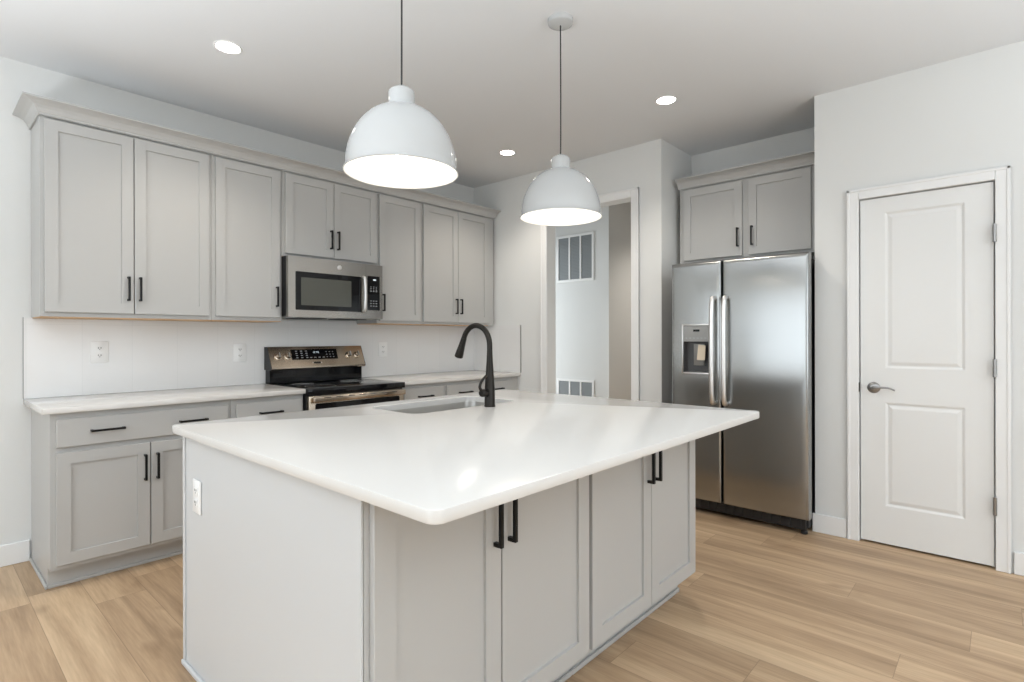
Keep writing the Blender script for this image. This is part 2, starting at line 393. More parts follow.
# ------------------------------------------------------------------ upper cabinets
YC = YW-.305          # face-frame plane of the uppers
UZ0, UZ1 = 1.372, 2.44
def add_pull(parent, fn, u, v, L=.14, vertical=True, s=.0055):
    h = obj('handle', mapped(fn, pull(u, v, L, vertical, s=s)), M['black'], parent); h['label'] = 'matte black bar handle'; return h
def upper(name, label, x0, x1, z0, doors, handles, group):
    t = thing(name, label, 'cabinet', ((x0+x1)/2, (YC+YW)/2, z0), group)
    th = .018; a = x0+.0008; b = x1-.0008
    bm = bmesh.new()
    box(bm, a, b, YC, YC+.02, z0, UZ1)                       # face frame
    box(bm, a, a+th, YC+.02, YW-.001, z0, UZ1); box(bm, b-th, b, YC+.02, YW-.001, z0, UZ1)
    box(bm, a+th, b-th, YC+.02, YW-.001, UZ1-.018, UZ1); box(bm, a+th, b-th, YW-.008, YW-.001, z0+.02, UZ1-.018)
    obj('body', bm, M['cab'], t)
    u = obj('underside', B(a+.004, b-.004, YC+.004, YW-.0125, z0-.005, z0-.0002), M['cabin'], t); u['label'] = 'unpainted maple underside'
    for (d0, d1, dz0) in doors:
        d = obj('door', mapped(front(YC-.0005), shaker(d0, d1, dz0, 2.424)), M['cab'], t)
        for hx, hz in handles:
            if d0 < hx < d1: add_pull(d, front(YC-.0205), hx, hz)
    return t
g = 'grey shaker wall cabinets above the worktop'
upper('wall_cabinet', 'tall two-door grey wall cabinet at the left end of the row', .465, 1.308, UZ0, [(.484, .882, 1.396), (.887, 1.289, 1.396)], [(.855, 1.54), (.912, 1.54)], g)
upper('wall_cabinet', 'narrow single-door grey wall cabinet just left of the microwave', 1.308, 1.768, UZ0, [(1.330, 1.749, 1.396)], [(1.722, 1.54)], g)
upper('wall_cabinet', 'short two-door grey wall cabinet above the microwave', 1.768, 2.553, 1.835, [(1.790, 2.162, 1.855), (2.167, 2.543, 1.855)], [(2.135, 1.99), (2.194, 1.99)], g)
upper('wall_cabinet', 'narrow single-door grey wall cabinet just right of the microwave', 2.553, 3.007, UZ0, [(2.573, 2.990, 1.392)], [(2.600, 1.54)], g)
tt = upper('wall_cabinet', 'tall two-door grey wall cabinet at the right end of the row', 3.007, 3.85, UZ0, [(3.026, 3.427, 1.392), (3.432, 3.833, 1.392)], [(3.401, 1.54), (3.459, 1.54)], g)
obj('filler_strip', B(3.8505, 3.918, YC, YC+.02, UZ0, UZ1), M['cab'], tt)

def crown(name, path, z0, label, cat='crown moulding', flipend=True):
    """path: outline points (x,y) and outward directions mitred; profile offset/height"""
    prof = [(0, 0), (.006, 0), (.006, .010), (.010, .014), (.016, .030), (.028, .046), (.046, .056), (.060, .060), (.066, .062), (.074, .064), (.074, .072), (0, .072)]
    bm = bmesh.new(); rings = []
    for (x, y, ox, oy) in path:
        rings.append([bm.verts.new((x+ox*o, y+oy*o, z0+h)) for o, h in prof])
    n = len(prof)
    for a, b in zip(rings, rings[1:]):
        for i in range(n): bm.faces.new((a[i], a[(i+1) % n], b[(i+1) % n], b[i]))
    bm.faces.new(rings[0]); bm.faces.new(rings[-1])
    return tag(obj(name, bm, M['cab']), label, cat)
yf = YC-.0225
crown('crown_moulding', [(.463, YW-.001, -1, 0), (.463, yf, -1, -1), (3.919, yf, .18, -1), ], 2.435, 'long grey crown moulding along the top of the wall cabinet row')

# ------------------------------------------------------------------ base cabinets
YB = YW-.61
YT = YB+.075
def base(name, label, x0, x1, drawer, dhandles, doors, handles, group, endpanel=False):
    t = thing(name, label, 'cabinet', ((x0+x1)/2, (YB+YW)/2, 0), group)
    a = x0+.0008; b = x1-.0008
    bm = bmesh.new()
    box(bm, a, b, YB, YW-.001, .105, .8835)
    obj('body', bm, M['cab'], t)
    bk = bmesh.new(); box(bk, a, b, YT, YW-.001, 0, .1045)
    box(bk, a, b, YT-.012, YT, 0, .018, bev=.004)
    if endpanel: box(bk, a-.012, a, YT-.012, YW-.02, 0, .018, bev=.004)
    obj('toe_kick', bk, M['cab'], t)
    dr = obj('drawer', mapped(front(YB-.0005), slab(drawer[0], drawer[1], .712, .852)), M['cab'], t)
    for h in dhandles: add_pull(dr, front(YB-.0205), h, .783, .145, False)
    for (d0, d1) in doors:
        d = obj('door', mapped(front(YB-.0005), shaker(d0, d1, .128, .684)), M['cab'], t)
        for hx in handles:
            if d0 < hx < d1: add_pull(d, front(YB-.0205), hx, .555, .14)
    return t
g = 'grey shaker base cabinets under the wall worktop'
base('base_cabinet', 'grey base cabinet at the left end with one wide drawer over two doors', .465, 1.308, (.488, 1.290), (.695, 1.098), [(.488, .885), (.890, 1.290)], (.860, .918), g, True)
base('base_cabinet', 'narrow grey base cabinet just left of the range', 1.308, 1.770, (1.338, 1.752), (1.545,), [(1.338, 1.752)], (1.722,), g)
base('base_cabinet', 'narrow grey base cabinet just right of the range', 2.565, 3.007, (2.585, 2.99), (2.79,), [(2.585, 2.99)], (2.612,), g)
t = base('base_cabinet', 'wide grey base cabinet in the right corner with two drawer handles', 3.007, 3.85, (3.026, 3.833), (3.23, 3.63), [(3.026, 3.427), (3.432, 3.833)], (3.401, 3.459), g)
obj('filler_strip', B(3.8505, 3.945, YB, YB+.02, .105, .8835), M['cab'], t)

# worktops, backsplash
def worktop(name, x0, x1, y0, y1, label):
    bm = bmesh.new(); box(bm, x0, x1, y0, y1, .884, .914, bev=.003, seg=2)
    return tag(obj(name, bm, M['quartz'], smooth=True), label, 'worktop')
worktop('worktop', .432, 1.771, YW-.648, YW-.001, 'white quartz worktop left of the range')
worktop('worktop', 2.564, 3.9455, YW-.648, YW-.001, 'white quartz worktop right of the range, ending in the corner')
bm = B((.433, 1.768, YW-.010, YW-.0005, .9145, 1.3715), (2.5535, 3.9355, YW-.010, YW-.0005, .9145, 1.3715), (1.768, 2.5535, YW-.010, YW-.0005, .9145, 1.3935))
tag(obj('backsplash', bm, M['tile']), 'white tile backsplash between worktop and wall cabinets', 'backsplash')
tag(obj('backsplash', B(XB-.010, XB-.0005, YW-.648, YW-.0105, .9145, 1.3715), M['tile_side']), 'short white tile side splash on the wall right of the corner', 'backsplash')

o = COL.objects['backsplash']
obj('edge_trim', B(.4305, .4328, YW-.0115, YW-.0005, .9145, 1.3735), M['greyp'], o)
o2 = COL.objects['backsplash.001']
obj('edge_trim', B(XB-.0125, XB-.0005, YW-.652, YW-.6482, .9145, 1.3715), M['greyp'], o2)

# outlets
def outlet(name, fn, u, v, label, wd=.09, ht=.128, loc=(0, 0, 0), slots=True):
    t = thing(name, label, 'outlet', fn(u, v, 0), 'white duplex wall outlets')
    bm = bmesh.new(); box(bm, u-wd/2, u+wd/2, v-ht/2, v+ht/2, 0, .006, bev=.003, seg=2)
    obj('cover_plate', mapped(fn, bm), M['white'], t, smooth=True)
    for s in (-1, 1):
        bm = bmesh.new(); box(bm, u-.017, u+.017, v+s*.022-.014, v+s*.022+.014, .0062, .0085, bev=.003, seg=2)
        rc = obj('receptacle', mapped(fn, bm), M['white'], t, smooth=True)
        bm = bmesh.new()
        for dx in (-.0065, .0065): box(bm, u+dx-.002, u+dx+.002, v+s*.022-.001, v+s*.022+.007, .0086, .009)
        box(bm, u-.0022, u+.0022, v+s*.022-.009, v+s*.022-.005, .0086, .009)
        sl = obj('slots', mapped(fn, bm), M['slot'], rc); sl['label'] = 'dark plug slots'
fb = front(YW-.0105)
outlet('wall_outlet', fb, .778, 1.170, 'white outlet on the backsplash above the left end of the worktop')
outlet('wall_outlet', fb, 1.597, 1.148, 'white outlet on the backsplash just left of the range')
outlet('wall_outlet', fb, 2.815, 1.150, 'white outlet on the backsplash just right of the range')

# ------------------------------------------------------------------ range
def rounded(u0, u1, v0, v1, r, n=6):
    pts = []
    for cx, cy, a0 in ((u1-r, v1-r, 0), (u0+r, v1-r, 90), (u0+r, v0+r, 180), (u1-r, v0+r, 270)):
        for k in range(n+1):
            a = R(a0+90*k/n); pts.append((cx+r*math.cos(a), cy+r*math.sin(a)))
    return pts
def prism(pts, fn, w0, w1, bm=None):
    bm = bm or bmesh.new()
    a = [bm.verts.new(fn(u, v, w0)) for u, v in pts]; b = [bm.verts.new(fn(u, v, w1)) for u, v in pts]
    n = len(pts)
    for i in range(n): bm.faces.new((a[i], a[(i+1) % n], b[(i+1) % n], b[i]))
    bm.faces.new(a[::-1]); bm.faces.new(b); return bm
def make_range():
    x0, x1 = 1.776, 2.558
    t = thing('electric_range', 'stainless and black electric range between the two wall worktops', 'range', ((x0+x1)/2, 3.75, 0))
    yF = 3.455
    obj('body', B((x0, x1, yF, YW-.03, .03, .868),), M['plasb'], t)
    for sx in (x0+.05, x1-.05):
        for sy in (yF+.06, YW-.09): obj('foot', lathe([(.018, 0), (.018, .031)], (sx, sy, 0), 16, cap=True), M['plasb'], t)
    ct = obj('cooktop', B(x0-.003, x1+.003, yF-.035, YW-.060, .869, .912, bev=.005), M['glassb'], t, smooth=True); ct['label'] = 'black glass cooktop'
    # burner rings printed on the glass
    for bx, by, br in ((1.96, 3.60, .105), (2.37, 3.60, .085), (1.96, 3.86, .075), (2.37, 3.86, .09)):
        bm = bmesh.new(); lathe([(br-.002, 0), (br-.002, .0006), (br, .0006), (br, 0)], (bx, by, .9121), 48, bm=bm)
        obj('burner_ring', bm, M['greyp'], ct)
    # oven door with top vent band, handle, window
    d = obj('oven_door', B(x0+.006, x1-.006, yF-.030, yF-.0005, .19, .862, bev=.004), M['steelw'], t, smooth=True)
    for i in range(7): obj('vent_slot', B(x0+.09+i*.09, x0+.14+i*.09, yF-.0775, yF-.0762, .850, .855), M['plasb'], d)
    w_ = obj('window', prism(rounded(x0+.05, x1-.05, .27, .812, .012), front(yF-.0305), 0, .004), M['glassb'], d); w_['label'] = 'black oven window'
    pth = [(x0+.03, yF-.080, .835), (x1-.03, yF-.080, .835)]
    hb = B(x0+.020, x1-.020, yF-.076, yF-.052, .822, .862, bev=.008, seg=3)
    hb2 = [(x0+.035, x0+.06), (x1-.06, x1-.035)]
    for a, b in hb2: box(hb, a, b, yF-.056, yF-.0355, .830, .852, bev=.003)
    obj('handle', hb, M['steelw'], d, smooth=True)
    dr = obj('drawer', B(x0+.006, x1-.006, yF-.028, yF-.0005, .04, .180, bev=.004), M['steelw'], t, smooth=True)
    # backguard: black lower riser, slanted stainless console
    bk = B(x0+.004, x1-.004, YW-.085, YW-.014, .9125, 1.020, bev=.002)
    b_ = obj('backguard', bk, M['glassb'], t); b_['label'] = 'glossy black riser behind the cooktop'
    yb, y0_, y1_ = YW-.0125, YW-.130, YW-.062          # back, bottom front, top front
    z0, z1 = 1.012, 1.186
    prof = [(yb, z0+.004), (y0_+.012, z0+.004), (y0_, z0+.012), (y0_, z0+.022), (y1_, z1-.004), (y1_+.004, z1), (yb, z1)]
    bm = bmesh.new(); A = [bm.verts.new((x0, y, z)) for y, z in prof]; C = [bm.verts.new((x1, y, z)) for y, z in prof]
    n = len(prof)
    for i in range(n): bm.faces.new((A[i], A[(i+1) % n], C[(i+1) % n], C[i]))
    bm.faces.new(A); bm.faces.new(C)
    c = obj('console', bm, M['steelw'], t)
    for xa, xb in ((x0-.004, x0-.0005), (x1+.0005, x1+.004)):
        bm = bmesh.new(); prism([(y, z) for y, z in prof], lambda u, v, w: (w, u, v), xa, xb, bm)
        e_ = obj('end_cap', bm, M['plasb'], c); e_['label'] = 'black end cap'
    # slanted face mapping
    p0 = Vector((0, y0_, z0+.022)); p1 = Vector((0, y1_, z1-.004)); dv = (p1-p0); L = dv.length; dv.normalize(); nv = Vector((0, -dv.z, dv.y))
    def sl(u, v, w): q = p0+dv*v+nv*w; return (u, q.y, q.z)
    dp = obj('display_panel', prism([(1.944, .058), (2.322, .058), (2.322, .142), (1.944, .142)], sl, .0005, .004), M['glassb'], c); dp['label'] = 'black touch display panel'
    bm = bmesh.new()
    for i in range(3):
        for j in range(4):
            u = 1.975+i*.040; v = .070+j*.018; prism([(u, v), (u+.016, v), (u+.016, v+.006), (u, v+.006)], sl, .0041, .0045, bm)
    k = obj('number_keys', bm, M['print'], dp); bm = bmesh.new()
    for i in range(4):
        u = 2.085+i*.035; prism([(u, .070), (u+.018, .070), (u+.018, .075), (u, .075)], sl, .0041, .0045, bm)
    k = obj('function_keys', bm, M['print'], dp); bm = bmesh.new()
    for i in range(3):
        for j in range(3):
            u = 2.225+i*.028; v = .072+j*.022; prism([(u, v), (u+.010, v), (u+.010, v+.005), (u, v+.005)], sl, .0041, .0045, bm)
    k = obj('option_keys', bm, M['print'], dp)
    bm = bmesh.new()
    def seg7(u, v, h, ch):
        wd = h*.5; t_ = h*.12
        S = {'a': (0, h-t_, wd, h), 'd': (0, 0, wd, t_), 'g': (0, h/2-t_/2, wd, h/2+t_/2), 'f': (0, h/2, t_, h), 'b': (wd-t_, h/2, wd, h), 'e': (0, 0, t_, h/2), 'c': (wd-t_, 0, wd, h/2)}
        for s in {'1': 'bc', '2': 'abged', '0': 'abcdef', '4': 'fgbc', '8': 'abcdefg'}[ch]:
            a, b, cc, e = S[s]; prism([(u+a, v+b), (u+cc, v+b), (u+cc, v+e), (u+a, v+e)], sl, .0041, .0048, bm)
    for i, ch in enumerate('1240'): seg7(2.115+i*.013+(.004 if i > 1 else 0), .108, .015, ch)
    k = obj('clock_digits', bm, M['disp'], dp); k['label'] = 'lit clock digits'
    bg = obj('badge', prism(rounded(2.11, 2.165, .022, .036, .006), sl, .0005, .003), M['plasb'], c); bg['label'] = 'small dark oval badge'
    for u in (2.098, 2.170): obj('badge_dot', prism(rounded(u, u+.007, .026, .033, .003), sl, .0005, .002), M['white'], c)
    for ux in (1.838, 1.912, 2.425, 2.500):
        cc = Vector(sl(ux, .088, 0))
        bm = bmesh.new(); prof2 = [(0, .001), (.028, .001), (.028, .006), (.0215, .009), (.0205, .028), (.018, .031), (0, .031)]
        lathe(prof2, (0, 0, 0), 32, bm=bm)
        rot = Vector((0, 0, 1)).rotation_difference(nv).to_matrix()
        for v in bm.verts: v.co = rot @ v.co + cc
        kb = obj('knob', bm, M['steelw'], c, smooth=True)
        bm = bmesh.new(); box(bm, -.004, .004, -.019, .019, .0312, .038, bev=.0015, seg=1)
        for v in bm.verts: v.co = rot @ v.co + cc
        obj('grip', bm, M['greyp'], kb)
make_range()

# ------------------------------------------------------------------ microwave
def make_microwave():
    x0, x1, z0, z1 = 1.772, 2.545, 1.397, 1.831
    yf_ = YW-.40; yb_ = YW-.366
    t = thing('microwave', 'stainless over-the-range microwave under the short wall cabinet', 'microwave', ((x0+x1)/2, 3.9, z0))
    bm = B((x0, x1, yb_+.001, YW-.012, z0+.012, z1-.001),)
    obj('body', bm, M['plasb'], t)
    # underside tray with filters and lamp
    u = obj('underside', B((x0+.01, x1-.01, yb_+.004, YW-.03, z0+.002, z0+.0115)), M['greyp'], t)
    for a in (x0+.10, x1-.33): obj('grease_filter', B(a, a+.23, yb_+.04, yb_+.22, z0-.003, z0+.0015), M['plasb'], t)
    xs = 2.392
    fd = front(yb_)
    d = obj('door', prism([(x0-.002, z0+.004), (xs, z0+.004), (xs, z1-.003), (x0-.002, z1-.003)], fd, 0, .034), M['steel'], t)
    cp = obj('control_section', prism([(xs+.0015, z0+.004), (x1, z0+.004), (x1, z1-.003), (xs+.0015, z1-.003)], fd, 0, .034), M['steel'], t)
    g1 = obj('window_surround', prism(rounded(1.824, 2.350, 1.452, 1.724, .006), fd, .0345, .0375), M['glassb'], d); g1['label'] = 'black glass window surround'
    g2 = obj('window', prism(rounded(1.862, 2.262, 1.486, 1.684, .004), fd, .0376, .0384), M['glassw'], g1); g2['label'] = 'grey-green see-through window'
    # handle: vertical bowed bar
    bm = bmesh.new()
    pth = smooth_path([fd(2.366, 1.458, .040), fd(2.366, 1.475, .062), fd(2.366, 1.590, .070), fd(2.366, 1.705, .062), fd(2.366, 1.722, .040)], 8)
    tube(pth, .014, 12, bm, squash=.8)
    obj('handle', bm, M['steelh'], d, smooth=True)
    bm = lathe([(0, -.003), (.016, -.003), (.018, -.0015), (.018, 0)], (0, 0, 0), 32, 'Y')
    for v in bm.verts: v.co += Vector(fd(2.165, 1.778, .0342))
    b = obj('badge', bm, M['steelh'], d, smooth=True); b['label'] = 'small round pale badge'
    k = obj('keypad', prism(rounded(2.408, 2.516, 1.470, 1.738, .004), fd, .0345, .037), M['glassb'], cp); k['label'] = 'black keypad panel'
    bm = bmesh.new()
    def q(u, v, du, dv): prism([(u, v), (u+du, v), (u+du, v+dv), (u, v+dv)], fd, .0371, .0376, bm)
    for r in range(4):
        for c in range(3): q(2.428+c*.025, 1.500+r*.020+(.055 if r > 2 else 0), .014, .005)
    obj('number_keys', bm, M['print'], k); bm = bmesh.new()
    for r in range(3):
        for c in range(3): q(2.430+c*.025, 1.625+r*.013, .011, .004)
    obj('menu_keys', bm, M['print'], k)
    bm = bmesh.new(); q2 = prism([(2.456, 1.704), (2.482, 1.704), (2.482, 1.714), (2.456, 1.714)], fd, .0371, .0376)
    c = obj('clock', q2, M['disp'], k); c['label'] = 'small lit clock display'
make_microwave()

# ------------------------------------------------------------------ fridge and cabinet above
XF = 3.766
def curved_door(y0, y1, z0, z1, th=.075, bow=.006, r=.018, hole=None):
    """door seen from -X: front face gently bowed with rounded vertical edges and top"""
    bm = bmesh.new(); n = 18
    us = []
    for k in range(7): a = R(90*k/6); us.append((y0+r*(1-math.cos(a)), r*(1-math.sin(a))))
    for k in range(1, n): us.append((y0+r+(y1-y0-2*r)*k/n, 0))
    for k in range(7): a = R(90*k/6); us.append((y1-r+r*math.sin(a), r*(1-math.cos(a))))
    vs = [(z0, .004), (z0+.004, 0)]+[(z0+.004+(z1-.030-z0-.004)*k/8, 0) for k in range(1, 9)]
    for k in range(1, 8): a = R(90*k/7); vs.append((z1-.030+.030*math.sin(a), .030*(1-math.cos(a))*.8))
    mid = (y0+y1)/2; hw = (y1-y0)/2
    grid = []
    for z, dz in vs:
        row = []
        for y, dx in us:
            b = bow*((y-mid)/hw)**2
            row.append(bm.verts.new((XF+max(dx, dz)+b, y, z)))
        grid.append(row)
    back = [[bm.verts.new((XF+th, row[0].co.y, row[0].co.z)), bm.verts.new((XF+th, row[-1].co.y, row[-1].co.z))] for row in grid]
    for j in range(len(vs)-1):
        for i in range(len(us)-1):
            yc = (us[i][0]+us[i+1][0])/2; zc = (vs[j][0]+vs[j+1][0])/2
            bm.faces.new((grid[j][i], grid[j][i+1], grid[j+1][i+1], grid[j+1][i]))
        bm.faces.new((back[j][0], grid[j][0], grid[j+1][0], back[j+1][0]))
        bm.faces.new((grid[j][-1], back[j][1], back[j+1][1], grid[j+1][-1]))
        bm.faces.new((back[j][0], back[j][1], back[j+1][1], back[j+1][0]))
    bm.faces.new([back[0][0]]+grid[0]+[back[0][1]]); bm.faces.new([back[-1][0]]+grid[-1]+[back[-1][1]])
    return bm
def make_fridge():
    ya, ym0, ym1, yc = .907, 1.446, 1.456, 1.822
    t = thing('refrigerator', 'stainless side-by-side refrigerator with ice dispenser in the alcove', 'refrigerator', (4.1, 1.37, 0))
    obj('body', B(XF+.0765, 4.47, .925, yc-.004, .03, 1.765, bev=.004), M['plasb'], t)
    for a in (.918, yc-.072): obj('hinge_cover', B(XF+.0765, XF+.15, a, a+.06, 1.7655, 1.792, bev=.004), M['plasb'], t)
    gr = bmesh.new(); box(gr, XF+.040, XF+.075, .935, yc-.01, .028, .098)
    for k in range(14): box(gr, XF+.034, XF+.040, .96+k*.06, .99+k*.06, .04, .088)
    obj('toe_grille', gr, M['plasb'], t)
    for y in (.945, yc-.035):
        obj('foot', lathe([(.012, .0), (.020, .004), (.020, .018), (.012, .024), (.012, .034)], (XF+.055, y, 0), 16, cap=True), M['plasb'], t, smooth=True)
    z0, z1 = .102, 1.790
    # right door
    dr = obj('fridge_door', curved_door(ya, ym0, z0, z1), M['steelf'], t, smooth=True)
    # freezer door with the dispenser opening cut through its front
    bm = curved_door(ym1, yc, z0, z1)
    me = bpy.data.meshes.new('cut'); 
    fz = obj('freezer_door', bm, M['steelf'], t, smooth=True)
    dy0, dy1, dz0, dz1 = 1.528, 1.736, .990, 1.346
    cut = obj('cut', B(XF-.02, XF+.062, dy0+.008, dy1-.008, dz0+.012, 1.222), M['dgrey'])
    md = fz.modifiers.new('b', 'BOOLEAN'); md.object = cut; md.operation = 'DIFFERENCE'; md.solver = 'EXACT'
    dg = None
    # the cut is applied to the mesh, then the cutter removed
    root_loc = WORLD[fz.name]; cut.location = -Vector((0, 0, 0))
    bpy.context.view_layer.update()
    dg = bpy.context.evaluated_depsgraph_get(); ev = fz.evaluated_get(dg)
    nm = bpy.data.meshes.new_from_object(ev); fz.modifiers.clear(); fz.data = nm
    bpy.data.objects.remove(cut)
    for p in nm.polygons: p.use_smooth = True
    nm.set_sharp_from_angle(angle=R(35))
    W = west(XF)
    # dispenser: surround, control face, cavity, paddle, tray
    sur = bmesh.new()
    for a in ((dy0, dy0+.010, dz0, dz1), (dy1-.010, dy1, dz0, dz1), (dy0+.010, dy1-.010, dz1-.010, dz1), (dy0+.010, dy1-.010, dz0, dz0+.012)):
        box(sur, XF-.007, XF+.004, a[0], a[1], a[2], a[3], bev=.002)
    ds = obj('dispenser', sur, M['steelh'], fz, smooth=True)
    cav = bmesh.new(); cx = XF+.060
    a0, a1, c0, c1 = dy0+.010, dy1-.010, dz0+.013, 1.221
    box(cav, cx-.002, cx, a0, a1, c0, c1); box(cav, XF+.004, cx-.002, a0, a0+.002, c0, c1); box(cav, XF+.004, cx-.002, a1-.002, a1, c0, c1)
    box(cav, XF+.0, cx-.002, a0+.002, a1-.002, c1-.002, c1); box(cav, XF+.0, cx-.002, a0+.002, a1-.002, c0, c0+.004)
    cv = obj('dispenser_cavity', cav, M['dgrey'], fz); cv['label'] = 'dark dispenser recess'
    cf = obj('control_face', B(XF-.004, XF+.006, dy0+.0105, dy1-.0105, 1.2225, dz1-.0105, bev=.0015), M['greyp'], fz)
    obj('display', prism([(1.604, 1.293), (1.650, 1.293), (1.650, 1.308), (1.604, 1.308)], W, .0042, .005), M['glassb'], cf)
    bm = bmesh.new()
    for i in range(6):
        u = 1.555+i*.028; prism([(u, 1.243), (u+.012, 1.243), (u+.012, 1.250), (u, 1.250)], W, .0042, .0048, bm)
    obj('buttons', bm, M['print'], cf)
    pd = obj('paddle', B(XF+.035, XF+.050, 1.585, 1.665, 1.05, 1.205, bev=.004), M['greyp'], cv, smooth=True)
    bm = bmesh.new(); 
    pts = [(1.566, 1.195), (1.618, 1.200), (1.624, 1.092), (1.566, 1.090)]
    prism(pts, lambda u, v, w: (XF+.012-w+(v-1.2)*.12, u, v), 0, .003, bm)
    tg = obj('hanging_tag', bm, M['tag'], cv); tg['label'] = 'cream paper tag hanging in the dispenser'
    # handles
    for nm_, y, par in (('handle', 1.417, dr), ('handle', 1.500, fz)):
        bm = bmesh.new()
        pth = smooth_path([(XF-.002, y, 1.525), (XF-.036, y, 1.512), (XF-.050, y, 1.40), (XF-.052, y, 1.16), (XF-.050, y, .92), (XF-.036, y, .808), (XF-.002, y, .795)], 7)
        tube(pth, .0165, 14, bm, squash=.85)
        for v in bm.verts:
            pass
        h = obj(nm_, bm, M['steelh'], par, smooth=True); h['label'] = 'pale satin bar handle'
make_fridge()

def fridge_cabinet():
    xf = 4.18; y0, y1 = .965, 1.942
    t = thing('wall_cabinet', 'two-door grey cabinet above the refrigerator', 'cabinet', (4.33, 1.44, 1.838))
    obj('body', B((xf, 4.499, y0, y1, 1.838, UZ1),), M['cab'], t)
    obj('filler_strip', B(xf, xf+.018, .9065, y0-.0005, 1.838, UZ1), M['cab'], t)
    W = west(xf-.0005)
    for a, b, h in ((.985, 1.402, 1.374), (1.448, 1.903, 1.476)):
        d = obj('door', mapped(W, shaker(a, b, 1.862, 2.424)), M['cab'], t)
        add_pull(d, west(xf-.0205), h, 2.0)
    prof = [(0, 0), (.006, 0), (.006, .010), (.016, .030), (.028, .046), (.046, .056), (.066, .062), (.074, .064), (.074, .072), (0, .072)]
    bm = bmesh.new(); x = xf-.0225
    prism([(-o, h) for o, h in prof], lambda u, v, w: (x+u, w, 2.435+v), .907, 1.945, bm)
    tag(obj('crown_moulding', bm, M['cab']), 'short grey crown moulding over the refrigerator cabinet', 'crown moulding')
fridge_cabinet()

# ------------------------------------------------------------------ island
IX0, IX1, IY0, IY1 = .714, 2.55, 1.126, 2.353
def island_unit(x0, x1, doors, hx, label):
    t = thing('island_cabinet', label, 'cabinet', ((x0+x1)/2, 1.43, 0), 'grey shaker cabinets of the island')
    a, b = x0+.0006, x1-.0006
    obj('body', B(a, b, IY0, 1.7365, .105, .8835), M['cab'], t)
    tk = B(a, b-.0, IY0+.075, 1.7365, 0, .1045); box(tk, a, b, IY0+.063, IY0+.075, 0, .018, bev=.004)
    obj('toe_kick', tk, M['cab'], t)
    for a, b in doors:
        d = obj('door', mapped(front(IY0-.0005), shaker(a, b, .122, .868, st=.064)), M['cab'], t)
        for h in hx:
            if a < h < b: add_pull(d, front(IY0-.0205), h, .722, .152, s=.006)
xs = 1.647
island_unit(IX0+.0068, xs, [(.737, 1.176), (1.181, 1.637)], (1.148, 1.209), 'two-door grey island cabinet under the near corner of the island top')
island_unit(xs, IX1, [(1.658, 2.100), (2.105, 2.543)], (2.072, 2.133), 'two-door grey island cabinet at the end nearest the refrigerator')
# rear half of the island: sink base as an open carcass
t = thing('sink_cabinet', 'rear half of the island carrying the sink, facing the range', 'cabinet', (1.64, 2.05, 0))
obj('body', B((IX0+.0068, IX1, 1.7375, 1.7555, .105, .8835), (IX0+.0068, IX1, IY1-.02, IY1, .105, .8835), (IX0+.0068, IX0+.0255, 1.7555, IY1-.02, .105, .8835),
              (IX1-.018, IX1, 1.7555, IY1-.02, .105, .8835), (IX0+.0255, IX1-.018, 1.7555, IY1-.02, .105, .123)), M['cab'], t)
obj('toe_kick', B(IX0+.0068, IX1, 1.7375, IY1-.075, 0, .1045), M['cab'], t)
ds = [(.76, 1.18), (1.40, 1.84), (1.845, 2.28)]
for a, b in ds:
    d = obj('door', mapped(lambda u, v, w: (u, IY1+.0005+w, v), shaker(a, b, .128, .868)), M['cab'], t)
    h = obj('handle', mapped(lambda u, v, w: (u, IY1+.0205+w, v), pull(b-.03, .72, .14)), M['black'], d); h['label'] = 'matte black bar handle'
# end panel
t = thing('island_end_panel', 'plain pale grey panel closing the left end of the island', 'panel', (IX0+.009, 1.74, 0))
obj('panel', B(IX0, IX0+.006, IY0, IY1, 0, .8835, bev=.001, seg=1), M['panel'], t)
obj('corner_bead', B(IX0-.005, IX0-.0002, IY1-.020, IY1+.003, .019, .883, bev=.0015), M['panel'], t)
obj('shoe_moulding', B(IX0-.012, IX0-.0002, IY0-.0, IY1+.003, 0, .0185, bev=.004), M['panel'], t)
outlet('wall_outlet', west(IX0-.0006), 2.203, .672, 'white outlet on the left end panel of the island', .078, .122)

